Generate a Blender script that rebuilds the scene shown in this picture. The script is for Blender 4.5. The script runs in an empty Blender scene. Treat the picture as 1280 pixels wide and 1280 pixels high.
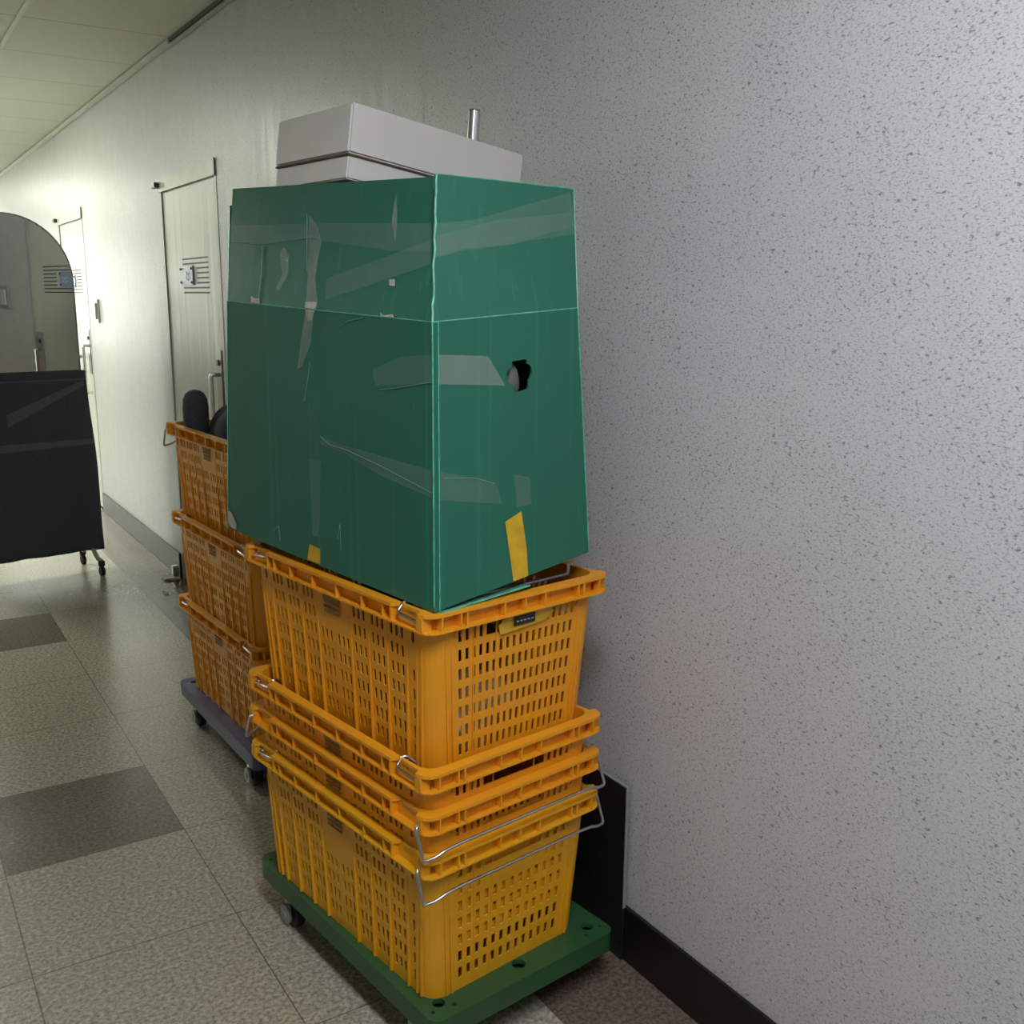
import bpy, bmesh, math, random
from mathutils import Vector, Matrix
from mathutils.geometry import tessellate_polygon
from math import sin, cos, pi, radians
S = bpy.context.scene
COL = S.collection
random.seed(4)

# ------------------------------------------------------------------ materials
def new_mat(name):
    m = bpy.data.materials.new(name); m.use_nodes = True
    nt = m.node_tree; nt.nodes.clear()
    out = nt.nodes.new('ShaderNodeOutputMaterial')
    b = nt.nodes.new('ShaderNodeBsdfPrincipled')
    nt.links.new(b.outputs[0], out.inputs[0])
    return m, nt, b
def N(nt, typ, **kw):
    n = nt.nodes.new(typ)
    for k, v in kw.items():
        if k in n.inputs: n.inputs[k].default_value = v
        else: setattr(n, k, v)
    return n
def coords(nt, scale=(1, 1, 1), loc=(0, 0, 0), world=False, rot=(0, 0, 0)):
    m = nt.nodes.new('ShaderNodeMapping')
    m.inputs['Scale'].default_value = scale; m.inputs['Location'].default_value = loc; m.inputs['Rotation'].default_value = rot
    if world:
        g = nt.nodes.new('ShaderNodeNewGeometry'); nt.links.new(g.outputs['Position'], m.inputs[0])
    else:
        g = nt.nodes.new('ShaderNodeTexCoord'); nt.links.new(g.outputs['Object'], m.inputs[0])
    return m.outputs[0]
def noise(nt, vec, scale, detail=2, rough=.5):
    n = nt.nodes.new('ShaderNodeTexNoise'); n.inputs['Scale'].default_value = scale
    n.inputs['Detail'].default_value = detail; n.inputs['Roughness'].default_value = rough
    nt.links.new(vec, n.inputs['Vector']); return n.outputs[0]
def ramp(nt, fac, stops):
    r = nt.nodes.new('ShaderNodeValToRGB'); e = r.color_ramp.elements
    while len(e) > 1: e.remove(e[-1])
    e[0].position = stops[0][0]; c = stops[0][1]; e[0].color = (*c, 1) if not isinstance(c, (int, float)) else (c, c, c, 1)
    for p, c in stops[1:]:
        x = e.new(p); x.color = (*c, 1) if not isinstance(c, (int, float)) else (c, c, c, 1)
    nt.links.new(fac, r.inputs[0]); return r.outputs[0]
def mix(nt, fac, a, b, mode='MIX'):
    m = nt.nodes.new('ShaderNodeMix'); m.data_type = 'RGBA'; m.blend_type = mode
    for sock, v in ((m.inputs[0], fac), (m.inputs[6], a), (m.inputs[7], b)):
        if isinstance(v, (int, float)): sock.default_value = v
        elif isinstance(v, tuple): sock.default_value = (*v, 1)
        else: nt.links.new(v, sock)
    return m.outputs[2]
def math_(nt, op, a, b=None, c=None):
    m = nt.nodes.new('ShaderNodeMath'); m.operation = op
    for i, v in enumerate((a, b, c)):
        if v is None: continue
        if isinstance(v, (int, float)): m.inputs[i].default_value = v
        else: nt.links.new(v, m.inputs[i])
    return m.outputs[0]
def bump(nt, b, h, strength=.2, dist=.002):
    n = nt.nodes.new('ShaderNodeBump'); n.inputs['Strength'].default_value = strength; n.inputs['Distance'].default_value = dist
    nt.links.new(h, n.inputs['Height']); nt.links.new(n.outputs[0], b.inputs['Normal'])
def plain(name, col, rough=.5, metal=0, var=.08, nscale=12, spec=.5, bmp=0, stretch=(1, 1, 1), coat=0):
    m, nt, b = new_mat(name)
    v = coords(nt, stretch)
    n = noise(nt, v, nscale, 3)
    c = mix(nt, ramp(nt, n, [(.3, 0.0), (.7, 1.0)]), tuple(x * (1 - var) for x in col), tuple(min(1, x * (1 + var)) for x in col))
    nt.links.new(c, b.inputs['Base Color'])
    b.inputs['Roughness'].default_value = rough; b.inputs['Metallic'].default_value = metal
    b.inputs['Specular IOR Level'].default_value = spec; b.inputs['Coat Weight'].default_value = coat
    if bmp: bump(nt, b, noise(nt, v, nscale * 8, 2), bmp, .001)
    return m

def speckle_wall():
    m, nt, b = new_mat('speckled_wallpaper')
    v1 = coords(nt, (1, 1, 2.3), world=True, rot=(.10, 0, 0))
    n1 = noise(nt, v1, 150, 2.0, .6)
    n2 = noise(nt, coords(nt, (1, 1, 1.9), loc=(3, 7, 1), world=True, rot=(-.2, 0, 0)), 84, 2.5, .65)
    nb = noise(nt, coords(nt, world=True), 9, 2)
    s1 = ramp(nt, math_(nt, 'ADD', n1, math_(nt, 'MULTIPLY', nb, .10)), [(.60, 0.0), (.67, 1.0)])
    s2 = ramp(nt, math_(nt, 'ADD', n2, math_(nt, 'MULTIPLY', nb, .08)), [(.648, 0.0), (.70, 1.0)])
    fine = ramp(nt, noise(nt, coords(nt, (1, 1, 1.6), world=True), 240, 2), [(.35, 0.0), (.7, 1.0)])
    base = mix(nt, fine, (.60, .60, .615), (.50, .50, .515))
    c = mix(nt, math_(nt, 'MULTIPLY', s1, .55), base, (.21, .215, .225))
    c = mix(nt, math_(nt, 'MULTIPLY', s2, .72), c, (.10, .10, .105))
    nt.links.new(c, b.inputs['Base Color'])
    st = noise(nt, coords(nt, (1, 5, .35), world=True), 4, 3)
    r = ramp(nt, st, [(.3, .36), (.7, .46)])
    nt.links.new(r, b.inputs['Roughness'])
    h = math_(nt, 'ADD', math_(nt, 'MULTIPLY', st, 1.0), math_(nt, 'MULTIPLY', n1, .06))
    bump(nt, b, h, .14, .010)
    b.inputs['Specular IOR Level'].default_value = .5
    return m
def floor_mat():
    m, nt, b = new_mat('terrazzo_tiles')
    p = nt.nodes.new('ShaderNodeNewGeometry'); sx = nt.nodes.new('ShaderNodeSeparateXYZ'); nt.links.new(p.outputs['Position'], sx.inputs[0])
    u = math_(nt, 'DIVIDE', math_(nt, 'ADD', sx.outputs[0], .243), .4475)
    v = math_(nt, 'DIVIDE', math_(nt, 'SUBTRACT', sx.outputs[1], 2.195), .462)
    fu = math_(nt, 'FRACT', math_(nt, 'ADD', u, 50)); fv = math_(nt, 'FRACT', math_(nt, 'ADD', v, 50))
    iu = math_(nt, 'FLOOR', u); iv = math_(nt, 'FLOOR', v)
    du = math_(nt, 'MINIMUM', fu, math_(nt, 'SUBTRACT', 1, fu)); dv = math_(nt, 'MINIMUM', fv, math_(nt, 'SUBTRACT', 1, fv))
    d = math_(nt, 'MINIMUM', du, dv)
    seam = math_(nt, 'LESS_THAN', d, .0035)
    border = math_(nt, 'GREATER_THAN', sx.outputs[0], -.243)
    # dark inlay tiles: column -2, rows 1, 5, 9 ...
    dark_u = math_(nt, 'COMPARE', iu, -2, .1)
    md = math_(nt, 'COMPARE', math_(nt, 'MODULO', math_(nt, 'ADD', iv, 40), 4), 1, .1)
    dark = math_(nt, 'MULTIPLY', dark_u, md)
    dark2 = math_(nt, 'MULTIPLY', math_(nt, 'COMPARE', iu, -4, .1), math_(nt, 'COMPARE', math_(nt, 'MODULO', math_(nt, 'ADD', iv, 40), 4), 3, .1))
    dark = math_(nt, 'MAXIMUM', dark, dark2)
    w = coords(nt, world=True)
    n1 = noise(nt, w, 100, 3, .65); n2 = noise(nt, w, 48, 3, .6); n3 = noise(nt, w, 1.3, 2)
    wn = nt.nodes.new('ShaderNodeTexWhiteNoise'); wn.noise_dimensions = '2D'
    cv = nt.nodes.new('ShaderNodeCombineXYZ'); nt.links.new(iu, cv.inputs[0]); nt.links.new(iv, cv.inputs[1]); nt.links.new(cv.outputs[0], wn.inputs['Vector'])
    g1 = ramp(nt, n1, [(.36, 0.0), (.62, 1.0)]); g2 = ramp(nt, n2, [(.42, 0.0), (.6, 1.0)])
    light = mix(nt, g1, (.190, .172, .130), (.520, .480, .390))
    light = mix(nt, math_(nt, 'MULTIPLY', g2, .35), light, (.28, .256, .198))
    light = mix(nt, math_(nt, 'MULTIPLY', wn.outputs[0], .22), light, (.28, .257, .20))
    dk = mix(nt, g1, (.090, .080, .060), (.200, .178, .140))
    br = mix(nt, g1, (.085, .060, .045), (.190, .145, .115))
    # the far stretch of border tiles is the same brown
    c = mix(nt, dark, light, dk)
    c = mix(nt, border, c, br)
    c = mix(nt, math_(nt, 'MULTIPLY', seam, .7), c, (.06, .055, .045))
    nt.links.new(c, b.inputs['Base Color'])
    r = ramp(nt, math_(nt, 'ADD', math_(nt, 'MULTIPLY', n3, .7), math_(nt, 'MULTIPLY', n2, .3)), [(.3, .17), (.7, .29)])
    nt.links.new(r, b.inputs['Roughness'])
    bump(nt, b, math_(nt, 'ADD', math_(nt, 'MULTIPLY', noise(nt, w, 70, 2), .6), math_(nt, 'MULTIPLY', seam, -.8)), .05, .0015)
    return m
def ceiling_mat():
    m, nt, b = new_mat('ceiling_panels')
    p = nt.nodes.new('ShaderNodeNewGeometry'); sx = nt.nodes.new('ShaderNodeSeparateXYZ'); nt.links.new(p.outputs['Position'], sx.inputs[0])
    v = math_(nt, 'FRACT', math_(nt, 'DIVIDE', math_(nt, 'ADD', sx.outputs[1], 60 * .666 - 4.84), .666))
    d = math_(nt, 'MINIMUM', v, math_(nt, 'SUBTRACT', 1, v))
    seam = math_(nt, 'LESS_THAN', d, .006)
    n = noise(nt, coords(nt, world=True), 60, 3)
    c = mix(nt, n, (.68, .70, .60), (.76, .78, .68))
    c = mix(nt, math_(nt, 'MULTIPLY', seam, .6), c, (.16, .16, .13))
    nt.links.new(c, b.inputs['Base Color']); b.inputs['Roughness'].default_value = .55
    bump(nt, b, n, .1, .002)
    return m
def orange(name, c1, c2):
    m, nt, b = new_mat(name)
    n = noise(nt, coords(nt), 5, 3); n2 = noise(nt, coords(nt, (1, 1, .15)), 90, 2)
    c = mix(nt, n, c1, c2)
    c = mix(nt, ramp(nt, n2, [(.62, 0.0), (.8, .35)]), c, tuple(x * 1.15 + .05 for x in c2))
    nt.links.new(c, b.inputs['Base Color']); b.inputs['Roughness'].default_value = .38
    b.inputs['Subsurface Weight'].default_value = 0.0
    bump(nt, b, noise(nt, coords(nt), 120, 2), .12, .0008)
    return m
def green_box():
    m, nt, b = new_mat('green_corrugated_plastic')
    n = noise(nt, coords(nt), 3.5, 3)
    c = mix(nt, n, (.011, .115, .072), (.017, .150, .098))
    fl = noise(nt, coords(nt, (1, 1, .01)), 55, 1)                   # faint lines of the fluted core
    c = mix(nt, ramp(nt, fl, [(.62, 0.0), (.75, .20)]), c, (.06, .30, .20))
    sc = noise(nt, coords(nt, (9, 9, 1.2), rot=(.5, .2, .3)), 5, 5, .7)
    c = mix(nt, ramp(nt, sc, [(.66, 0.0), (.74, .35)]), c, (.16, .34, .27))
    nt.links.new(c, b.inputs['Base Color'])
    nt.links.new(ramp(nt, n, [(.3, .30), (.7, .45)]), b.inputs['Roughness'])
    bump(nt, b, noise(nt, coords(nt), 9, 3), .25, .006)
    return m
def tape_mat(name, col, alpha, rough):
    m, nt, b = new_mat(name)
    n = noise(nt, coords(nt, (6, 6, 2)), 8, 5, .7)
    a = ramp(nt, n, [(.35, alpha * .75), (.6, alpha), (.72, min(1, alpha * 1.9))])
    nt.links.new(a, b.inputs['Alpha'])
    b.inputs['Base Color'].default_value = (*col, 1)
    b.inputs['Roughness'].default_value = rough
    bump(nt, b, n, .6, .003)
    return m
def emit(name, col, st):
    m = bpy.data.materials.new(name); m.use_nodes = True; nt = m.node_tree; nt.nodes.clear()
    o = nt.nodes.new('ShaderNodeOutputMaterial'); e = nt.nodes.new('ShaderNodeEmission')
    e.inputs[0].default_value = (*col, 1); e.inputs[1].default_value = st; nt.links.new(e.outputs[0], o.inputs[0]); return m
def door_mat():
    m, nt, b = new_mat('cream_steel_door')
    st = noise(nt, coords(nt, (1, 6, .12), world=True), 3, 2)
    c = mix(nt, st, (.56, .56, .51), (.62, .62, .57))
    nt.links.new(c, b.inputs['Base Color']); b.inputs['Roughness'].default_value = .38
    bump(nt, b, st, .25, .01)
    return m

M = {}
M['wall'] = speckle_wall(); M['floor'] = floor_mat(); M['ceiling'] = ceiling_mat()
M['plainwall'] = plain('cream_wall', (.42, .42, .37), .5)
M['orange'] = orange('orange_polyethylene', (.72, .275, .009), (.80, .335, .013))
M['yellow'] = orange('yellow_polyethylene', (.70, .325, .009), (.76, .37, .013))
M['wire'] = plain('zinc_wire', (.55, .56, .60), .28, 1, .1, 40)
M['print'] = plain('faded_print', (.27, .145, .025), .6)
M['green'] = green_box()
M['greenedge'] = plain('whitened_green_plastic', (.10, .42, .29), .4, var=.3, nscale=60)
M['tape'] = tape_mat('clear_packing_tape', (.30, .42, .36), .10, .28)
M['tapew'] = tape_mat('wrinkled_clear_tape', (.45, .52, .45), .20, .2)
M['torn'] = plain('torn_tape_scraps', (.42, .40, .34), .5, var=.25, nscale=80)
M['scratch'] = plain('pale_green_scratch', (.16, .27, .22), .35)
M['yellowtape'] = plain('yellow_tape', (.62, .38, .015), .38, var=.15, nscale=40, bmp=.2)
M['black'] = plain('black_plastic', (.012, .012, .013), .45)
M['blackgloss'] = plain('black_skirting', (.010, .009, .009), .34)
M['cloth'] = plain('black_cloth', (.060, .070, .082), .85, var=.2, nscale=200, bmp=.3)
M['clothband'] = plain('black_cloth_band', (.11, .125, .135), .75, var=.2, nscale=200)
M['white'] = plain('off_white_board', (.62, .60, .58), .42, var=.03, nscale=4)
M['seam'] = plain('brown_seam', (.10, .07, .04), .7)
M['chrome'] = plain('chrome', (.85, .85, .90), .20, 1, .02)
M['steel'] = plain('brushed_steel', (.42, .42, .42), .3, 1, .1, 50)
M['darksteel'] = plain('dark_steel', (.10, .10, .10), .35, 1, .1)
M['dolly'] = plain('green_dolly_plastic', (.022, .085, .030), .42, var=.12, nscale=9, bmp=.1)
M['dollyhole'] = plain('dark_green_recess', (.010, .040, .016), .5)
M['purple'] = plain('slate_purple_plastic', (.085, .082, .165), .45, var=.1)
M['rubber'] = plain('black_rubber', (.015, .015, .015), .6)
M['hub'] = plain('grey_hub', (.26, .27, .27), .4)
M['door'] = door_mat()
M['frame'] = plain('grey_door_frame', (.40, .40, .37), .35)
M['groove'] = plain('dark_groove', (.07, .07, .065), .6)
M['sign'] = plain('blue_sign_face', (.30, .35, .58), .16, var=.05)
M['signglyph'] = plain('pale_sign_lettering', (.55, .60, .75), .3)
M['mirror'] = plain('mirror_silver', (.74, .77, .76), .015, 1, 0)
M['trim'] = plain('pale_metal_trim', (.52, .52, .46), .35)
M['shadowgap'] = plain('dark_trim_gap', (.07, .07, .06), .8)
M['bag'] = plain('crumpled_white_film', (.52, .49, .44), .35, var=.2, nscale=30)
M['lamp'] = emit('lamp_diffuser', (.93, 1.0, .93), 1)
M['lampnear'] = emit('lamp_diffuser_cool', (.96, .96, 1.0), 1)
M['daylight'] = emit('daylight_glass', (.95, 1.0, .88), 1)

# ------------------------------------------------------------------ geometry helpers
def link(name, bm, mat, parent=None, loc=None, rotz=0, smooth=False, mods=None):
    me = bpy.data.meshes.new(name); bmesh.ops.recalc_face_normals(bm, faces=bm.faces[:]); bm.to_mesh(me); bm.free()
    o = bpy.data.objects.new(name, me); COL.objects.link(o); me.materials.append(M[mat] if isinstance(mat, str) else mat)
    if smooth:
        for p in me.polygons: p.use_smooth = True
    if parent: o.parent = parent
    if loc is not None: o.location = loc
    o.rotation_euler.z = rotz
    return o
def thing(name, label, cat, loc=(0, 0, 0), rotz=0, group=None):
    o = bpy.data.objects.new(name, None); COL.objects.link(o); o.location = loc; o.rotation_euler.z = rotz
    o.empty_display_size = .05
    return tag(o, label, cat, group)
def tag(o, label, cat, group=None, kind=None):
    o['label'] = label; o['category'] = cat
    if group: o['group'] = group
    if kind: o['kind'] = kind
    return o
def struct(o, label=None):
    o['kind'] = 'structure'
    if label: o['label'] = label
    return o
def box(bm, x0, x1, y0, y1, z0, z1, bev=0):
    r = bmesh.ops.create_cube(bm, size=1)
    for v in r['verts']:
        v.co = Vector(((x0 + x1) / 2 + v.co.x * (x1 - x0), (y0 + y1) / 2 + v.co.y * (y1 - y0), (z0 + z1) / 2 + v.co.z * (z1 - z0)))
    if bev:
        es = {e for v in r['verts'] for e in v.link_edges}
        bmesh.ops.bevel(bm, geom=list(es), offset=bev, segments=2, affect='EDGES')
def bx(*a, bev=0):
    bm = bmesh.new(); box(bm, *a, bev=bev); return bm
def tube(bm, pts, r, seg=8, cap=True):
    pts = [Vector(p) for p in pts]; rings = []; n = len(pts)
    prev = None
    for i, p in enumerate(pts):
        t = (pts[min(i + 1, n - 1)] - pts[max(i - 1, 0)]).normalized()
        if prev is None:
            a = Vector((0, 0, 1)) if abs(t.z) < .9 else Vector((1, 0, 0))
            u = t.cross(a).normalized()
        else:
            u = (prev - t * prev.dot(t)).normalized()
        prev = u; w = t.cross(u)
        rr = r[i] if isinstance(r, (list, tuple)) else r
        rings.append([bm.verts.new(p + (u * cos(2 * pi * k / seg) + w * sin(2 * pi * k / seg)) * rr) for k in range(seg)])
    for a, b in zip(rings, rings[1:]):
        for k in range(seg): bm.faces.new((a[k], a[(k + 1) % seg], b[(k + 1) % seg], b[k]))
    if cap: bm.faces.new(rings[0]); bm.faces.new(rings[-1][::-1])
def smooth_path(pts, r=.012, n=4):
    pts = [Vector(p) for p in pts]; out = [pts[0]]
    for a, b, c in zip(pts, pts[1:], pts[2:]):
        d1 = (a - b); d2 = (c - b); k1 = min(r, d1.length * .45); k2 = min(r, d2.length * .45)
        p = b + d1.normalized() * k1; q = b + d2.normalized() * k2
        for i in range(n + 1):
            t = i / n; out.append((1 - t) ** 2 * p + 2 * t * (1 - t) * b + t * t * q)
    out.append(pts[-1]); return out
def cyl(bm, c, r, d, axis='z', seg=24, r2=None):
    c = Vector(c); ax = {'x': Vector((1, 0, 0)), 'y': Vector((0, 1, 0)), 'z': Vector((0, 0, 1))}[axis]
    rr = [r, r if r2 is None else r2]
    tube(bm, [c - ax * d / 2, c + ax * d / 2], rr, seg)
def poly_slab(loops, fmap, t):
    """polygon with holes in 2D -> slab of thickness t; fmap(u,v,w) gives the 3D point"""
    bm = bmesh.new(); flat = [p for l in loops for p in l]
    tris = tessellate_polygon([[Vector((p[0], p[1], 0)) for p in l] for l in loops])
    A = [bm.verts.new(fmap(p[0], p[1], 0)) for p in flat]; B = [bm.verts.new(fmap(p[0], p[1], t)) for p in flat]
    for tr in tris:
        try:
            bm.faces.new([A[i] for i in tr]); bm.faces.new([B[i] for i in reversed(tr)])
        except ValueError: pass
    k = 0
    for l in loops:
        n = len(l)
        for i in range(n):
            a, b = k + i, k + (i + 1) % n
            bm.faces.new((A[a], A[b], B[b], B[a]))
        k += n
    return bm
def rrect(hx, hy, r, seg=5):
    out = []
    for cx, cy, a0 in ((hx - r, -hy + r, -90), (hx - r, hy - r, 0), (-hx + r, hy - r, 90), (-hx + r, -hy + r, 180)):
        for i in range(seg + 1):
            a = radians(a0 + 90 * i / seg); out.append((cx + r * cos(a), cy + r * sin(a)))
    return out

# ------------------------------------------------------------------ room
XL, YB, YF, ZC = -2.45, -4.0, 15.0, 2.555
D1, D2 = (4.33, 5.25), (7.25, 8.17); DH = 1.985
bm = bmesh.new(); box(bm, XL, 0.1, YB, YF, -.1, 0); struct(link('floor', bm, 'floor'))
bm = bmesh.new(); box(bm, XL - .1, 0.1, YB, YF, ZC, ZC + .1); struct(link('ceiling', bm, 'ceiling'))
bm = bmesh.new()
for a, b in ((YB, D1[0]), (D1[1], D2[0]), (D2[1], YF)): box(bm, 0, .1, a, b, 0, ZC)
for a, b in (D1, D2): box(bm, 0, .1, a, b, DH, ZC)
struct(link('wall_right', bm, 'wall'))
struct(link('wall_left', bx(XL - .1, XL, YB, YF, 0, ZC), 'plainwall'))
struct(link('wall_back', bx(XL, .1, YB - .1, YB, 0, ZC), 'plainwall'))
bm = bmesh.new(); box(bm, XL, -2.2, YF, YF + .1, 0, ZC); box(bm, -.3, .1, YF, YF + .1, 0, ZC)
box(bm, -2.2, -.3, YF, YF + .1, 0, .7); box(bm, -2.2, -.3, YF, YF + .1, 2.25, ZC); struct(link('wall_far', bm, 'plainwall'))
w = link('window_1', bx(-2.2, -.3, YF + .04, YF + .06, .7, 2.25), 'daylight'); struct(w)
bm = bmesh.new()
for x in (-2.2, -1.57, -.93, -.34): box(bm, x, x + .04, YF + .0, YF + .035, .7, 2.25)
box(bm, -2.2, -.3, YF, YF + .03, .7, .74); box(bm, -2.2, -.3, YF, YF + .03, 2.21, 2.25)
link('window_frame', bm, 'frame', w)
# skirting, split at the doors
for a, b in ((YB, D1[0] - .02), (D1[1] + .02, D2[0] - .02), (D2[1] + .02, YF)):
    struct(link('baseboard_right', bx(-.012, -.0005, a, b, 0, .130, bev=.002), 'blackgloss'))
struct(link('baseboard_left', bx(XL, XL + .012, YB, YF, 0, .13), 'blackgloss'))
# ceiling edge trims and bars
bm = bmesh.new(); box(bm, -.026, -.001, 4.85, YF, ZC - .026, ZC - .004, bev=.003); struct(link('trim_1', bm, 'trim'))
bm = bmesh.new(); box(bm, -.016, -.001, YB, 4.85, ZC - .034, ZC - .020, bev=.002); struct(link('trim_2', bm, 'frame'))
bm = bmesh.new(); box(bm, -.020, -.001, YB, 4.85, ZC - .018, ZC - .001); struct(link('trim_3', bm, 'shadowgap'))
n = 4
for x in (-.62, -1.24, -1.86):
    bm = bmesh.new(); box(bm, x - .011, x + .011, YB, YF, ZC - .005, ZC - .0005, bev=.001); struct(link('trim_%d' % n, bm, 'trim')); n += 1

# doors in the right wall
def door(idx, y0, y1):
    d = link('door_%d' % idx, bx(.020, .055, y0 + .03, y1 - .03, .008, DH - .035, bev=.002), 'door'); struct(d)
    bm = bmesh.new()
    box(bm, -.002, .06, y0, y0 + .028, 0, DH); box(bm, -.002, .06, y1 - .028, y1, 0, DH)
    box(bm, -.002, .06, y0 + .028, y1 - .028, DH - .032, DH)
    link('door_frame', bm, 'frame', d)
    bm = bmesh.new(); box(bm, -.009, -.006, y0, y1 + .02, DH - .052, DH + .018, bev=.001); link('lintel_strip', bm, 'trim', d)
    bm = bmesh.new(); box(bm, -.03, -.0065, y1 - .02, y1 + .05, DH - .03, DH - .005, bev=.003); link('door_closer_bracket', bm, 'darksteel', d)
    # louvre slots, dark grooves in the leaf
    bm = bmesh.new()
    ys, ye = y0 + .195, y0 + .60
    for i in range(8):
        z = 1.612 - i * .0215
        box(bm, .0185, .0205, ys, ye if i in (0, 1, 6, 7) else ys + .175, z - .0035, z + .0035)
    link('louvre_slots', bm, 'groove', d)
    sg = link('door_sign', bx(.012, .0195, y0 + .42, y0 + .625, 1.495, 1.58, bev=.002), 'sign', d); sg['label'] = 'blue sign plate held by four studs'
    bm = bmesh.new()
    for k, (a, zz) in enumerate(((.46, 1.55), (.485, 1.545), (.51, 1.552), (.46, 1.53), (.49, 1.525), (.515, 1.531))):
        box(bm, .0105, .0121, y0 + a, y0 + a + .016, zz - .008, zz - .004); box(bm, .0105, .0121, y0 + a + .006, y0 + a + .010, zz - .012, zz + .004)
    link('sign_lettering', bm, 'signglyph', sg)
    for yy in (y0 + .435, y0 + .61):
        for zz in (1.507, 1.568):
            bm = bmesh.new(); cyl(bm, (.009, yy, zz), .005, .006, 'x', 12); link('sign_stud', bm, 'darksteel', sg)
    # lock plate and long pull handle
    h = link('door_handle', bx(.010, .0195, y0 + .045, y0 + .125, .93, 1.22, bev=.002), 'steel', d)
    bm = bmesh.new()
    tube(bm, smooth_path([(.012, y0 + .085, 1.115), (-.026, y0 + .085, 1.115), (-.026, y0 + .085, .80), (.012, y0 + .085, .80)], .012), .010, 10)
    link('pull_bar', bm, 'chrome', h, smooth=True)
    bm = bmesh.new(); cyl(bm, (.0075, y0 + .088, 1.165), .013, .006, 'x', 20); link('lock_cylinder', bm, 'darksteel', h)
    d.location.x = -.015
    for ch in d.children:
        if ch.name.startswith(('door_frame', 'lintel', 'door_closer')): ch.location.x = .015
    return d
door(1, *D1); d2 = door(2, *D2)
bm = bmesh.new(); cyl(bm, (-.012, 7.60, 1.03), .012, .06, 'x', 16); cyl(bm, (-.045, 7.60, 1.03), .028, .03, 'x', 20, .022)
link('door_knob', bm, 'steel', d2, smooth=False)

# ceiling lamps of the corridor
def lamp(y, mat, watts, label, x=-1.22):
    t = thing('ceiling_light', label, 'ceiling light', (x, y, ZC - .045))
    bm = bmesh.new(); box(bm, -.16, .16, -.62, .62, .012, .044, bev=.004); link('lamp_housing', bm, 'white', t)
    lm = bpy.data.materials.new('lamp_panel'); 
    o = link('lamp_diffuser', bx(-.14, .14, -.60, .60, 0, .0115), mat, t)
    return o
LAMPS = [(-1.9, 'near'), (7.2, 'far'), (12.0, 'far')]
M['lampA'] = emit('near_lamp', (.93, .945, 1.0), 30); M['lampB'] = emit('far_lamp', (.94, 1.0, .86), 30)
lamp(.05, 'lampA', 0, 'rectangular white ceiling light above the viewer at the near end of the corridor', x=-.98)
lamp(7.2, 'lampB', 0, 'rectangular white ceiling light over the wheeled mirror and second door', x=-1.75)
lamp(12.0, 'lampB', 0, 'rectangular white ceiling light near the bright far end of the corridor')

# wall-mounted small fittings
def wall_plate(y0, y1, z0, z1, label):
    t = thing('wall_switch', label, 'switch', (0, (y0 + y1) / 2, z0))
    hy = (y1 - y0) / 2; h = z1 - z0
    link('back_plate', bx(-.014, -.0005, -hy, hy, 0, h, bev=.003), 'steel', t)
    link('rocker', bx(-.022, -.0142, -hy * .5, hy * .5, h * .15, h * .85, bev=.002), 'white', t)
wall_plate(6.90, 7.04, 1.275, 1.42, 'small metal wall switch between the two doors')
wall_plate(3.90, 4.03, 1.36, 1.50, 'small framed wall switch seen only in the arched mirror')
t = thing('door_stop', 'small white metal door stop on floor at foot of near door', 'door stop', (-.05, 5.27, 0))
bm = bmesh.new(); box(bm, -.05, .03, -.035, .035, .0, .012, bev=.003); link('foot_plate', bm, 'white', t)
bm = bmesh.new(); box(bm, .0, .03, -.02, .02, .012, .07, bev=.004); link('stop_block', bm, 'steel', t)
bm = bmesh.new()
pp = [bm.verts.new(p) for p in ((0, 0, .004), (.035, .004, .010), (.03, .035, .005), (.004, .03, .012))]; bm.faces.new(pp)
o = link('paper_scrap', bm, 'white', None, (-.17, 4.99, .0)); tag(o, 'tiny white paper scrap on floor in front of door stop', 'paper')
md = o.modifiers.new('s', 'SOLIDIFY'); md.thickness = .001

# black board leaning on the wall behind the crate stack
bm = bmesh.new(); box(bm, -.0185, -.0125, 1.565, 2.42, .0, .418, bev=.0015)
o = link('black_board', bm, 'black'); tag(o, 'flat black board leaning on wall behind the orange crate stack', 'board')
bm = bmesh.new(); box(bm, -.019, -.0122, 1.5625, 1.565, .131, .4205); box(bm, -.019, -.0122, 1.565, 2.42, .418, .4205); link('edge_highlight', bm, 'hub', o)  # pale strip added to imitate the bright halo along the board's edge

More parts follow.
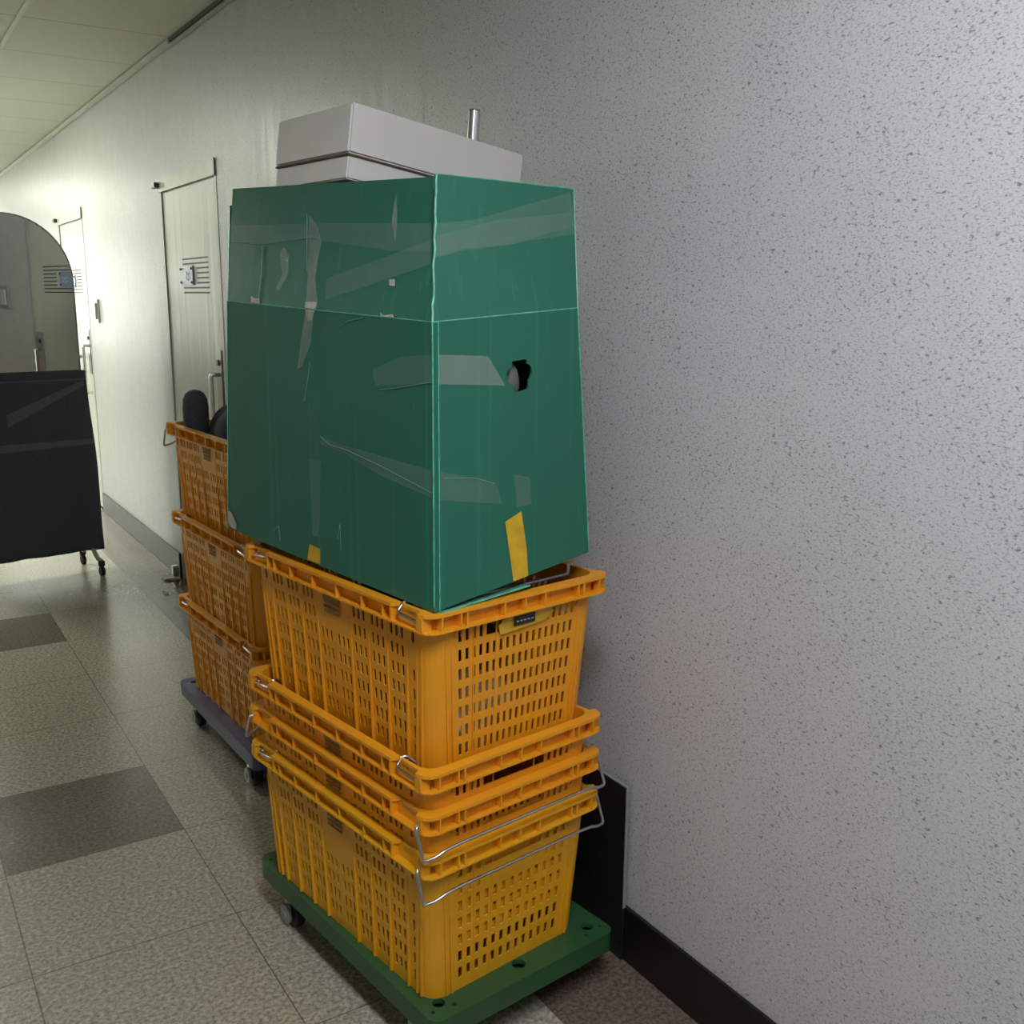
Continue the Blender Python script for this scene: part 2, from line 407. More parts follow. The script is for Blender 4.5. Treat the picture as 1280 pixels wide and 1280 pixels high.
# ------------------------------------------------------------------ crates
H = .32
def shell_mesh(variant):
    bm = bmesh.new(); r = .036
    def half(z): k = z / H; return .189 + .0195 * k, .3065 + .0220 * k
    if variant in 'an': fcols, fp, fw, lc = 18, .0163, .0078, 3
    else: fcols, fp, fw, lc = 13, .0222, .0100, 3
    # breakpoints along straight parts as fractions, each with column tag
    def brk(half_len, cols):
        pts = [(-1, None)]
        for c, (a, b) in enumerate(cols): pts += [(a / half_len, c), (b / half_len, None)]
        pts.append((1, None)); return pts
    fc = [((i - (fcols - 1) / 2) * fp - fw / 2, (i - (fcols - 1) / 2) * fp + fw / 2) for i in range(fcols)]
    lcol = []; lid = []
    for cell in range(8):
        cx = (cell - 3.5) * .0640
        for k in range(lc):
            c = cx + (k - (lc - 1) / 2) * .0172; lcol.append((c - .0043, c + .0043)); lid.append(cell)
    for sgn in (-1,): lcol.insert(0, (-.2795, -.2710)); lid.insert(0, -1)
    lcol.append((.2710, .2795)); lid.append(8)
    zs = [0.0]; rowid = []
    rows = 7
    rz = [.263 - .0375 * i for i in range(rows)][::-1]; rh = .0115
    for i, z in enumerate(rz): zs += [z - rh, z + rh]
    zs += [.286, H]
    # perimeter stations: list of (side, frac, tag)
    st = []
    fb = brk(.170, fc); lb = brk(.290, lcol)
    for side, b in ((0, fb), (1, lb), (2, fb), (3, lb)):
        for f, tg in b: st.append((side, f, tg))
        for i in range(1, 6): st.append((side + 10, i / 6, None))
    def pos(s, z):
        hx, hy = half(z); side, f, _ = s
        if side < 10:
            if side == 0: return Vector((f * (hx - r), -hy, z))
            if side == 1: return Vector((hx, f * (hy - r), z))
            if side == 2: return Vector((-f * (hx - r), hy, z))
            return Vector((-hx, -f * (hy - r), z))
        cx, cy, a0 = {10: (hx - r, -hy + r, -90), 11: (hx - r, hy - r, 0), 12: (-hx + r, hy - r, 90), 13: (-hx + r, -hy + r, 180)}[side]
        a = radians(a0 + 90 * f); return Vector((cx + r * cos(a), cy + r * sin(a), z))
    grid = [[bm.verts.new(pos(s, z)) for s in st] for z in zs]
    n = len(st)
    for j in range(len(zs) - 1):
        isrow = (j % 2 == 1) and j < 2 * rows; row = rows - 1 - (j - 1) // 2 if isrow else None   # row 0 = top
        for i in range(n):
            side, f, tg = st[i]; hole = False
            if isrow and side < 10:
                f2 = (st[(i + 1) % n][1] + f) / 2
                if side in (0, 2):
                    if row == 0 and abs(f2) < .44 and st[(i + 1) % n][0] == side: hole = True     # hand hold
                    elif tg is not None:
                        hole = True
                        if variant == 'b' and row in (1,) and abs(f2) < .5: hole = False
                elif tg is not None:
                    cell = lid[tg]; hole = True
                    if cell in (3, 4) and row < (2 if variant in 'an' else 3): hole = False
                    if cell in (-1, 8) and row in (1,): hole = False
            if hole: continue
            bm.faces.new((grid[j][i], grid[j][(i + 1) % n], grid[j + 1][(i + 1) % n], grid[j + 1][i]))
    me = bpy.data.meshes.new('tmp'); bm.to_mesh(me); bm.free()
    o = bpy.data.objects.new('tmp', me); COL.objects.link(o)
    md = o.modifiers.new('s', 'SOLIDIFY'); md.thickness = .0028; md.offset = -1
    dg = bpy.context.evaluated_depsgraph_get(); dg.update()
    ev = o.evaluated_get(dg); me2 = bpy.data.meshes.new_from_object(ev)
    COL.objects.unlink(o); bpy.data.objects.remove(o)
    bm = bmesh.new(); bm.from_mesh(me2)
    # base plate
    b2 = poly_slab([rrect(.1885, .306, .035)], lambda u, v, w: Vector((u, v, w)), .004)
    tmp = bpy.data.meshes.new('t'); b2.to_mesh(tmp); b2.free(); bm.from_mesh(tmp)
    # upright ribs: outer line stays near vertical while the shell tapers in
    def rib(side, s, wdt, z0, z1, d0, d1):
        if variant == 'n': d0 = min(d0, .0009); wdt *= .8
        for sg in (-1, 1):
            vs = []
            for z, d in ((z0, d0), (z1, d1)):
                hx, hy = half(z)
                for a in (-wdt / 2, wdt / 2):
                    for dd in (-.001, d):
                        if side == 'l': vs.append(bm.verts.new((sg * (hx + dd), s * (hy - r) / .290 + a, z)))
                        else: vs.append(bm.verts.new((s * (hx - r) / .170 + a, sg * (hy + dd), z)))
            a0, a1, b0, b1, c0, c1, e0, e1 = vs
            for q in ((a0, a1, b1, b0), (c0, c1, e1, e0), (a0, a1, c1, c0), (b0, b1, e1, e0), (a1, b1, e1, c1), (a0, b0, e0, c0)): bm.faces.new(q)
    for c in range(9):
        if c == 4: continue
        s = (c - 4) * .064
        rib('l', s, .0042, .003, .25, .0065, .0004)
    for s in (-.300, -.286, .286, .300): rib('l', s, .0045, .003, .245, .0055, .0006)
    for s in (-.171, -.158, .158, .171): rib('f', s, .0035, .003, .25, .0050, .0005)
    for s in (-.108, -.054, .049, .098) if variant in 'an' else (-.1, -.055, .058, .1): rib('f', s, .0022, .003, .286, .0018, .0010)
    for s in (-.150, -.136, .136, .150): rib('f', s, .003, .262, .286, .0006, .010)
    me = bpy.data.meshes.new('crate_body_mesh'); bmesh.ops.recalc_face_normals(bm, faces=bm.faces[:]); bm.to_mesh(me); bm.free()
    return me
def rim_mesh():
    bm = bmesh.new()
    def add(b):
        t = bpy.data.meshes.new('t'); bmesh.ops.recalc_face_normals(b, faces=b.faces[:]); b.to_mesh(t); b.free(); bm.from_mesh(t)
    inner = rrect(.204, .324, .032)
    # lower flange
    add(poly_slab([rrect(.2245, .3465, .028, 3), inner], lambda u, v, w: Vector((u, v, .284 + w)), .0035))
    # upper flange with a recess for the wire on the long sides near each corner
    q = []
    ys = [(-.315, .2245), (-.309, .2125), (-.258, .2115), (-.250, .206), (-.243, .206), (-.235, .2245)]
    c = rrect(.2245, .3465, .028, 3); m = len(c) // 4
    right = [(x, y) for y, x in ys] + [(x, -y) for y, x in reversed(ys)]
    outer = c[:m] + right + c[m:2 * m] + c[2 * m:3 * m] + [(-x, -y) for x, y in right] + c[3 * m:]
    add(poly_slab([outer, inner], lambda u, v, w: Vector((u, v, .3135 + w)), .0065))
    # web of the channel
    add(poly_slab([rrect(.2085, .3285, .035), inner], lambda u, v, w: Vector((u, v, .2875 + w)), .026))
    # gussets
    for sg in (-1, 1):
        for x in (-.192, -.150, -.136, -.050, .0, .050, .136, .150, .192):
            box(bm, x - .0016, x + .0016, *sorted((sg * .328, sg * .3455)), .2875, .3135)
        for y in (-.205, -.135, -.045, .045, .135, .205):
            box(bm, *sorted((sg * .208, sg * .2235)), y - .0016, y + .0016, .2875, .3135)
        for y in (-.232, .232):
            box(bm, *sorted((sg * .208, sg * .2235)), y - .0022, y + .0022, .2875, .3135)
        for y in (-.322, .322):
            box(bm, *sorted((sg * .203, sg * .2235)), y - .006, y + .010, .2875, .3135)
    me = bpy.data.meshes.new('crate_rim_mesh'); bmesh.ops.recalc_face_normals(bm, faces=bm.faces[:]); bm.to_mesh(me); bm.free(); return me
def handle_mesh(pose, end):
    """end -1 = near (front) short side, +1 = far; built for the near end then mirrored"""
    P = .2185; yp = -.309; zp = .301
    half = [(P - .012, 0), (P, 0), (P, .063), (.200, .063), (.178, .047), (.150, .040), (.0, .040)]
    pts = []
    for i, (x, s) in enumerate(half):
        if pose in ('folded', 'loaded'):
            y = yp + s; z = zp + (.0215 if s > .05 else 0)
            if i == 1: z = zp
            if i == 2: z = zp + .004
            if i >= 4: z = .324 - (0 if i == 4 else .003); y = yp + (.038 if i == 4 else .012)
            if i >= 4 and pose == 'loaded': z = .286 + (.016 if i == 4 else 0); y = yp + (.045 if i == 4 else .020)
            if i == 3: z = zp + .022
        else:
            x, y, z = [(.2170, -.318, .300), (.2290, -.321, .300), (.2300, -.343, .242), (.2050, -.350, .246), (.185, -.353, .254), (.150, -.3545, .257), (.0, -.3545, .257)][i]
        pts.append((x, y, z))
    full = pts + [(-x, y, z) for x, y, z in reversed(pts[:-1])]
    full = [(x, y if end < 0 else -y, z) for x, y, z in full]
    bm = bmesh.new(); tube(bm, smooth_path(full, .008, 4), .0032, 8)
    me = bpy.data.meshes.new('wire_handle_mesh'); bm.to_mesh(me); bm.free()
    for p in me.polygons: p.use_smooth = True
    return me
SH = {'a': shell_mesh('a'), 'b': shell_mesh('b'), 'n': shell_mesh('n')}; RM = rim_mesh()
HM = {(p, e): handle_mesh(p, e) for p in ('folded', 'loaded', 'hanging') for e in (-1, 1)}
bm = bmesh.new()
for i, (z, wd) in enumerate(((.2715, .036), (.261, .036), (.251, .036), (.241, .034))):
    x = -.2075 + i * .0004
    if i == 0: box(bm, x - .0012, x - .0002, -.029, .029, z - .006, z + .005)
    else:
        for k in range(7): box(bm, x - .0012, x - .0002, -.0285 + k * .0082, -.0285 + k * .0082 + .0064, z - .0028, z + .0028)
PR = bpy.data.meshes.new('crate_print_mesh'); bm.to_mesh(PR); bm.free()
for me, mt in ((SH['a'], 'orange'), (SH['b'], 'yellow'), (SH['n'], 'orange'), (RM, 'orange'), (PR, 'print')): me.materials.append(M[mt])
for me in HM.values(): me.materials.append(M['wire'])
def sub(name, me, parent, mat=None):
    o = bpy.data.objects.new(name, me); COL.objects.link(o); o.parent = parent
    if mat: o.material_slots[0].link = 'OBJECT'; o.material_slots[0].material = M[mat]
    return o
def crate(x, y, zrim, th, near, far, label, group, variant='a'):
    """x,y = outer near-left rim corner"""
    c, s = cos(th), sin(th)
    t = thing('plastic_crate', label, 'crate', (x + .2245 * c - .3465 * s, y + .2245 * s + .3465 * c, zrim - H), th, group)
    mt = 'yellow' if variant == 'b' else 'orange'
    sub('crate_body', SH[variant], t); sub('rim', RM, t, mt)
    a = sub('wire_handle', HM[near, -1], t); b = sub('wire_handle', HM[far, 1], t)
    sub('printed_mark', PR, t)
    return t
G1 = 'orange crates stacked on the green dolly'; G2 = 'orange crates stacked on the purple dolly'
TH = .143
c1 = crate(-.5580, 1.4590, .459, TH, 'hanging', 'folded', 'yellow-orange slotted crate at the bottom of the front stack, standing on the green dolly', G1, 'b')
c2 = crate(-.5585, 1.4580, .546, TH, 'hanging', 'hanging', 'orange crate in the front stack just above the bottom one, its wire handle hanging down', G1, 'n')
c3 = crate(-.5590, 1.4570, .627, TH, 'loaded', 'loaded', 'orange crate in the front stack directly under the top crate, only its rim showing', G1, 'n')
c4 = crate(-.549, 1.463, .918, TH, 'folded', 'folded', 'topmost orange crate of the front stack, holding up the green plastic box', G1)
# B stack from its far-left rim corner
def crateB(bx_, by_, z, th, near, far, label):
    s, c = sin(th), cos(th); return crate(bx_ + .693 * s, by_ - .693 * c, z, th, near, far, label, G2)
b1 = crateB(-.492, 3.400, .458, .055, 'loaded', 'loaded', 'bottom orange crate of the rear stack, standing on the purple dolly')
b2 = crateB(-.500, 3.385, .752, .055, 'loaded', 'loaded', 'middle orange crate of the rear stack on the purple dolly')
b3 = crateB(-.494, 3.410, 1.043, .055, 'folded', 'hanging', 'top orange crate of the rear stack, holding black cloth items')
# yellow tape with black label behind the hand hold of the top crate
bm = bmesh.new()
pts = [(-.066, .266), (-.040, .283), (.056, .286), (.072, .268), (.052, .254), (-.060, .247)]
b = poly_slab([pts], lambda u, v, w: Vector((u + .012, -.3300 - w + (.286 - v) * .04, v)), .0012)
yt = link('tape_strip', b, 'yellowtape', c4); yt['label'] = 'yellow tape strip over the hand hold'
bm = bmesh.new(); box(bm, -.018, .034, -.3328, -.3318, .258, .276); 
bl = link('black_label', bm, 'black', yt)
bm = bmesh.new()
for k in range(5): box(bm, -.012 + k * .009, -.007 + k * .009, -.3334, -.3329, .265, .2672)
link('label_lettering', bm, 'trim', yt)

# crumpled film inside the top crate, dark contents beneath the green box
def lump(name, mat, center, size, seed, amp=.2, sub_=4, parent=None):
    rnd = random.Random(seed); bm = bmesh.new(); bmesh.ops.create_icosphere(bm, subdivisions=sub_, radius=1)
    ks = [(Vector((rnd.uniform(-1, 1), rnd.uniform(-1, 1), rnd.uniform(-1, 1))).normalized(), rnd.uniform(2, 9), rnd.uniform(0, 6)) for _ in range(14)]
    for v in bm.verts:
        d = sum(sin(v.co.dot(k) * f + ph) / f * 2.2 for k, f, ph in ks) * amp
        v.co = v.co * (1 + d)
        v.co = Vector((max(-1.0, min(1.0, v.co.x)) * size[0], max(-1.0, min(1.0, v.co.y)) * size[1], max(-1.0, min(1.0, v.co.z)) * size[2]))
    return link(name, bm, mat, parent, center, smooth=True)
def inc(t, x, y, z):
    return Matrix.Translation(t.location) @ Matrix.Rotation(t.rotation_euler.z, 4, 'Z') @ Vector((x, y, z))
o = lump('plastic_bag', 'bag', inc(c4, -.06, -.20, .075), (.10, .080, .068), 3, .16); o.rotation_euler.z = TH
tag(o, 'crumpled whitish plastic bag inside the top crate of the front stack', 'bag')
o = lump('black_bag', 'black', inc(c4, .01, .075, .135), (.155, .19, .125), 5, .14); o.rotation_euler.z = TH
tag(o, 'black bag inside the top front crate beneath the green box', 'bag')
# rear crate contents
t = thing('rolled_black_fabric', 'upright rounded black fabric roll sticking out of the top rear crate', 'fabric', (-.418, 3.30, .733), .055)
bm = bmesh.new(); prof = [(.034, .14), (.040, .17), (.040, .30), (.0405, .365), (.038, .390), (.030, .408), (.017, .418), (.004, .421)]
tube(bm, [(0, 0, z) for r_, z in prof], [r_ for r_, z in prof], 28); link('fabric_roll', bm, 'cloth', t, smooth=True)
o = lump('black_cloth_bag', 'cloth', (-.318, 3.14, .935), (.112, .20, .175), 9, .12)
o.rotation_euler.z = .055; tag(o, 'lumpy black cloth bag filling the top rear crate', 'bag')

o = lump('slot_darkening_bundle', 'cloth', inc(b2, 0, 0, .135), (.15, .26, .115), 11, .12); o.rotation_euler.z = .055  # guessed filling, added to make this crate's slots look dark
tag(o, 'unseen dark bundle added to darken the slots of the middle rear crate', 'cloth')
# ------------------------------------------------------------------ dollies
def dolly(name, x, y, th, W, L, ztop, mat, label, hm):
    """x,y = near right corner"""
    c, s = cos(th), sin(th)
    t = thing(name, label, 'dolly', (x - W / 2 * c - L / 2 * s, y - W / 2 * s + L / 2 * c, 0), th)
    def circ(cx, cy, r, n=14): return [(cx + r * cos(2 * pi * k / n), cy + r * sin(2 * pi * k / n)) for k in range(n)]
    hx, hy = W / 2, L / 2; holes = []
    for sx in (-1, 1):
        for sy in (-1, 1):
            holes += [circ(sx * (hx - .040), sy * (hy - .045), .0125), circ(sx * (hx - .017), sy * (hy - .030), .0045, 8), circ(sx * (hx - .062), sy * (hy - .024), .0045, 8)]
    for sy in (-1, 1): holes.append(circ(0, sy * (hy - .040), .0145))
    bm = poly_slab([rrect(hx, hy, .022)] + holes, lambda u, v, w: Vector((u, v, ztop - .010 + w)), .010)
    deck = link('deck', bm, mat, t)
    md = deck.modifiers.new('b', 'BEVEL'); md.width = .002; md.segments = 2; md.limit_method = 'ANGLE'
    bm = poly_slab([rrect(hx - .0005, hy - .0005, .022), rrect(hx - .008, hy - .008, .016)], lambda u, v, w: Vector((u, v, ztop - .045 + w)), .0352)
    link('side_skirt', bm, mat, t)
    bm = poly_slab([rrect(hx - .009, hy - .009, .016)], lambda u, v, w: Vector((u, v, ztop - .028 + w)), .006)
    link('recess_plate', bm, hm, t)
    for sx in (-1, 1):
        for sy in (-1, 1):
            cx, cy = sx * (hx - .036), sy * (hy - .105); zr = .036
            bm = bmesh.new(); box(bm, cx - .03, cx + .03, cy - .04, cy + .04, ztop - .048, ztop - .029)
            for k in (-.018, .0145): box(bm, cx + k, cx + k + .0035, cy - .014, cy + .014, .028, ztop - .047)
            cs = link('caster', bm, 'steel', t)
            bm = bmesh.new(); tube(bm, [(cx + a, cy, zr) for a in (-.0125, -.010, .010, .0125)], [.033, .036, .036, .033], 28); link('wheel', bm, 'rubber', cs)
            for k in (-1, 1):
                bm = bmesh.new(); cyl(bm, (cx + k * .0215, cy, zr), .023, .006, 'x', 24); cyl(bm, (cx + k * .025, cy, zr), .007, .006, 'x', 12)
                link('wheel_hub', bm, 'hub', cs)
    return t
dolly('plastic_dolly', -.088, 1.503, .115, .465, .735, .139, 'dolly', 'green plastic dolly on casters carrying the front crate stack', 'dollyhole')
dolly('plastic_dolly', -.014, 2.72, .03, .455, .735, .1365, 'purple', 'slate purple plastic dolly carrying the rear crate stack', 'rubber')

# ------------------------------------------------------------------ green corrugated box
P = dict(FL0=(-.528, 1.477, .92), FR0=(-.150, 1.544, .964), BL0=(-.657, 2.211, .941), BR0=(-.262, 2.278, .972),
         FL1=(-.526, 1.478, 1.41), FR1=(-.1941, 1.5368, 1.4319), BL1=(-.647, 2.1668, 1.4389), BR1=(-.318, 2.215, 1.45),
         FLt=(-.4706, 1.5763, 1.647), FLr=(-.4877, 1.5333, 1.647), FRt=(-.1738, 1.5844, 1.6461), BLt=(-.5918, 2.2665, 1.6763),
         FRw=(-.225, 1.60, 1.590), BRw=(-.340, 2.13, 1.600), BLb=(-.60, 2.272, 1.640), BRb=(-.335, 2.290, 1.640))
P = {k: Vector(v) for k, v in P.items()}
def bil(Q, u, v):
    a, b, c, d = Q; return a * (1 - u) * (1 - v) + b * u * (1 - v) + c * u * v + d * (1 - u) * v
def quad_map(names):
    Q = [P[n] for n in names]; nrm = ((Q[1] - Q[0]).cross(Q[3] - Q[0])).normalized()     # outward for CCW seen from outside
    return lambda u, v, w: bil(Q, u, v) + nrm * w
def grid_panel(names, t=-.0045, holes=None):
    f = quad_map(names); return poly_slab([[(0, 0), (1, 0), (1, 1), (0, 1)]] + (holes or []), f, t)
HOLE = [(0.5076, 0.8316), (0.6002, 0.8331), (0.613, 0.828), (0.611, 0.8157), (0.6305, 0.8099), (0.644, 0.7935), (0.6444, 0.7781), (0.6327, 0.761), (0.6189, 0.7511), (0.6176, 0.7289), (0.6093, 0.7213), (0.5311, 0.7152), (0.5161, 0.7222), (0.5096, 0.7462), (0.4845, 0.7541), (0.4673, 0.7665), (0.4712, 0.7933), (0.4819, 0.8032), (0.5053, 0.8121)]
LQ = ('BL0', 'FL0', 'FL1', 'BL1'); LFQ = ('BL1', 'FL1', 'FLt', 'BLt'); RQ = ('FL0', 'FR0', 'FR1', 'FL1'); RFQ = ('FL1', 'FR1', 'FRt', 'FLr')
gb = thing('plastic_box', 'tall green corrugated plastic box patched with clear tape, on the top front crate', 'box')
for nm, q, hl in (('side_panel', LQ, None), ('side_panel', RQ, [HOLE]), ('side_panel', ('FR0', 'BR0', 'BR1', 'FR1'), None), ('side_panel', ('BR0', 'BL0', 'BL1', 'BR1'), None),
                  ('top_flap', LFQ, None), ('top_flap', RFQ, None), ('top_flap', ('FR1', 'BR1', 'BRw', 'FRw'), None), ('top_flap', ('BR1', 'BL1', 'BLb', 'BRb'), None)):
    bm = grid_panel(q, -.0045, hl)
    link(nm, bm, 'green', gb)
bm = bmesh.new()
f = [bm.verts.new(P[k] + Vector((0, 0, .004))) for k in ('FL0', 'FR0', 'BR0', 'BL0')]; r_ = bmesh.ops.extrude_face_region(bm, geom=[bm.faces.new(f)])
for v in r_['geom']:
    if isinstance(v, bmesh.types.BMVert): v.co.z += .004
link('bottom_panel', bm, 'green', gb)
# a bottom flap sagging into the crate
A = P['FL0'] + Vector((.012, -.003, .000)); Bp = P['FR0'].lerp(P['FL0'], .42) + Vector((0, -.005, -.016))
bm = bmesh.new(); vs = [bm.verts.new(p) for p in (A, Bp, Bp + Vector((-.01, .09, -.02)), A + Vector((-.01, .09, -.01)))]; bm.faces.new(vs)
o = link('bottom_flap', bm, 'greenedge', gb); md = o.modifiers.new('s', 'SOLIDIFY'); md.thickness = .003
# whitened creases and cut edges
def crease(pts, r=.0013, nm='crease'):
    bm = bmesh.new(); tube(bm, pts, r, 6); o = link(nm, bm, 'greenedge', gb); o['label'] = 'whitened edge of the green sheet'
crease([P['BL1'], P['FL1']], .0010); crease([P['FL1'], P['FR1']], .0014); crease([P['FR0'], P['FR1']], .0012)
off = Vector((.0105, .0018, 0))
nr = Vector((.17, -.98, 0)) * .0012
crease([P['FL0'] + off + nr, P['FL1'] + off + nr], .0011); crease([P['FL0'] + Vector((-.001, -.001, .01)), P['FL1'] + Vector((-.001, -.001, 0))], .0012)
crease([P['FL1'].lerp(P['FLr'], k / 18) + Vector((random.uniform(-1, 1), random.uniform(-1, .3), 0)) * .0016 for k in range(19)], .0017); crease([P['FR1'], P['FRt']], .0010); crease([P['BL0'], P['BL1']], .0011); crease([P['FLr'], P['FRt']], .0012)
# inner box bulk seen through the hole: grey rounded item
t_ = lump('grey_round_item', 'hub', (-.342, 1.5385, 1.303), (.020, .018, .034), 2, .03); t_.data.materials[0] = M['darksteel']
t_.data.materials[0] = plain('dark_grey_matte', (.10, .105, .10), .6)
tag(t_, 'dark grey rounded object seen through the hole in the green box', 'object')
STR = [
('tape', 'RF', [(0.004, 0.662), (0.247, 0.697), (0.973, 0.966), (0.987, 0.776), (.999, 0.622), (0.27, 0.486), (0.185, 0.481), (0.004, 0.424)]),
('tape', 'RF', [(0.004, 0.572), (0.406, 0.705), (0.987, 0.796), (0.997, 0.689), (0.52, 0.523), (0.185, 0.492), (0.004, 0.437)]),
('tape', 'LF', [(0.002, 0.665), (0.53, 0.675), (.997, 0.669), (.997, 0.474), (0.861, 0.467), (0.512, 0.54), (0.389, 0.531), (0.201, 0.478), (0.004, 0.497)]),
('tape', 'LF', [(.997, 0.551), (.997, 0.386), (0.545, 0.081), (0.55, 0.246)]),
('tapew', 'LF', [(0.451, 0.752), (0.49, 0.673), (0.520, 0.54), (0.505, 0.42), (.49, .25), (0.510, 0.018), (0.450, 0.007), (0.453, 0.259), (0.455, 0.539)]),
('tapew', 'L', [(0.449, 0.993), (0.490, 0.992), (0.475, 0.872), (0.428, 0.78), (0.403, 0.764), (0.418, 0.846), (.435, .93)]),
('tape', 'L', [(0.466, 0.418), (0.522, 0.431), (0.512, 0.123), (0.477, 0.112)]),
('tape', 'L', [(0.519, 0.524), (0.629, 0.513), (0.995, 0.504), (0.994, 0.41), (0.804, 0.434), (0.629, 0.483), (0.522, 0.491)]),
('tape', 'L', [(0.759, 0.812), (0.872, 0.871), (.995, 0.892), (0.995, 0.797), (0.772, 0.757)]),
('tapew', 'R', [(0.034, 0.891), (0.343, 0.864), (0.399, 0.809), (0.455, 0.749), (0.034, 0.793)]),
('tape', 'R', [(0.034, 0.496), (0.372, 0.407), (0.415, 0.316), (0.034, 0.396)]),
('tape', 'R', [(0.498, 0.414), (0.605, 0.385), (0.604, 0.281), (0.508, 0.287)]),
('tapew', 'LF', [(0.3, 0.427), (0.323, 0.481), (0.352, 0.415), (0.35, 0.263), (0.305, 0.122), (0.287, 0.141), (0.32, 0.26)]),
('yellowtape', 'R', [(0.433, 0.245), (0.539, 0.265), (0.556, 0.18), (0.568, 0.107), (0.572, 0.002), (0.476, 0.002)]),
('yellowtape', 'L', [(0.464, 0.074), (0.516, 0.071), (0.516, 0.008), (0.452, 0.006)]),
('torn', 'L', [(0.005, 0.083), (0.025, 0.081), (0.059, 0.036), (0.054, 0.008), (0.02, 0.012), (0.005, 0.03)]),
('torn', 'LF', [(0.828, 0.269), (0.852, 0.271), (0.853, 0.225), (0.829, 0.223)]),
('torn', 'LF', [(0.149, 0.06), (0.174, 0.041), (0.196, 0.052), (0.198, 0.004), (0.147, 0.008)]),
('torn', 'LF', [(0.794, 0.030), (0.808, 0.010), (0.847, 0.025), (0.851, 0.004), (0.798, 0.002)]),
('torn', 'LF', [(.448, .055), (.505, .060), (.500, .004), (.446, .006)]),
('torn', 'L', [(.446, .998), (.492, .998), (.480, .962), (.455, .955)]),
('tapew', 'LF', [(0.854, 0.892), (0.861, 0.73), (0.854, 0.523), (0.837, 0.69)]),
]
QQ = {'L': LQ, 'LF': LFQ, 'R': RQ, 'RF': RFQ}
for i, (mt, q, pl) in enumerate(STR):
    f = quad_map(QQ[q]); o = .0006 + .0004 * (i % 4)
    b = poly_slab([pl], lambda u, v, w: f(u, v, w + o), .0003)
    ob = link('tape_strip' if mt != 'torn' else 'tape_scrap', b, mt, gb)
    ob['label'] = {'tape': 'clear packing tape strip', 'tapew': 'wrinkled clear tape', 'yellowtape': 'yellow tape strip', 'torn': 'torn pale tape scrap'}[mt]
# long tape wrinkles
for q, pl in (('L', [(.52, .523), (.56, .500), (.64, .497), (.80, .470), (.995, .425)]), ('L', [(.79, .745), (.87, .765), (.99, .80)]),
              ('L', [(.60, .94), (.66, .975), (.72, .99)]), ('LF', [(.01, .520), (.19, .498), (.375, .545), (.47, .57), (.51, .55)]), ('R', [(.05, .47), (.25, .44), (.37, .40)]),
              ('L', [(.44, .645), (.455, .72), (.47, .80)]), ('L', [(.27, .07), (.30, .10), (.31, .04)]), ('L', [(.60, .14), (.61, .20), (.615, .10)]), ('LF', [(.44, .76), (.445, .5), (.45, .3)]), ('LF', [(.19, .05), (.2, .25), (.2, .48)])):
    f = quad_map(QQ[q]); bm = bmesh.new(); tube(bm, [f(u, v, .0012) for u, v in pl], .0006, 5); link('tape_wrinkle', bm, 'scratch', gb)

# white lidded box on top of the flaps
wb = thing('white_box', 'off-white lidded box lying tilted on top of the green box', 'box', (-.501, 1.827, 1.800))
wb.rotation_mode = 'XYZ'; wb.rotation_euler = (0, .137, .128)
bm = bmesh.new(); box(bm, 0, .418, 0, .291, -.091, 0, bev=.004); link('lid', bm, 'white', wb)
bm = bmesh.new(); box(bm, .0035, .4145, .0035, .2875, -.137, -.0937, bev=.003); link('box_base', bm, 'white', wb)
bm = bmesh.new(); box(bm, .001, .417, .001, .290, -.0939, -.0911); link('seam_strip', bm, 'seam', wb)
t = thing('chrome_tube', 'short chrome tube standing up on the white box', 'tube', (-.143, 2.013, 1.712)); t.rotation_euler = (0, .075, 0)
bm = bmesh.new(); cyl(bm, (0, 0, .066), .0128, .132, 'z', 28); link('tube_wall', bm, 'chrome', t, smooth=False)
for p in bm.faces if False else []: pass
bm = bmesh.new(); cyl(bm, (0, 0, .1335), .0118, .003, 'z', 24); link('end_cap', bm, 'darksteel', t)

# ------------------------------------------------------------------ wheeled arched mirror under a black cloth
AM = radians(7.8); mt = thing('standing_mirror', 'arched standing mirror on a wheeled base, lower half under black cloth', 'mirror', (-.365, 5.67, 0), AM)
arc = [(.014 - .316 + .316 * cos(radians(a)), 1.515 + .322 * sin(radians(a))) for a in range(0, 181, 6)]
outl = [(.014, .13)] + arc + [(-.618, .13)]
inn = [(x * .975 - .0075, .14 if z < .2 else 1.50 + (z - 1.50) * .975) for x, z in outl]
bm = poly_slab([outl], lambda u, v, w: Vector((u, w, v)), .018); link('mirror_backing', bm, 'darksteel', mt)
bm = poly_slab([inn], lambda u, v, w: Vector((u, -w - .0005, v)), .004); link('mirror_glass', bm, 'mirror', mt)
bm = poly_slab([outl, inn], lambda u, v, w: Vector((u, -w, v)), .006); link('frame', bm, 'steel', mt)
for xs in (-.005, -.600):
    bm = bmesh.new(); tube(bm, smooth_path([(xs, -.15, .078), (xs, -.09, .082), (xs, -.02, .128), (xs, .06, .128), (xs, .13, .082), (xs, .16, .078)], .02), .012, 10)
    ft = link('foot', bm, 'frame', mt, smooth=True)
    for yy in (-.15, .15):
        bm = bmesh.new(); cyl(bm, (xs, yy, .066), .017, .024, 'z', 16); tube(bm, [(xs + a, yy, .0255) for a in (-.011, -.009, .009, .011)], [.022, .025, .025, .022], 20)
        cyl(bm, (xs, yy, .046), .008, .03, 'z', 8)
        link('caster', bm, 'rubber', ft)
bm = bmesh.new(); tube(bm, [(-.005, .02, .128), (-.600, .02, .128)], .010, 10); link('cross_bar', bm, 'steel', mt)
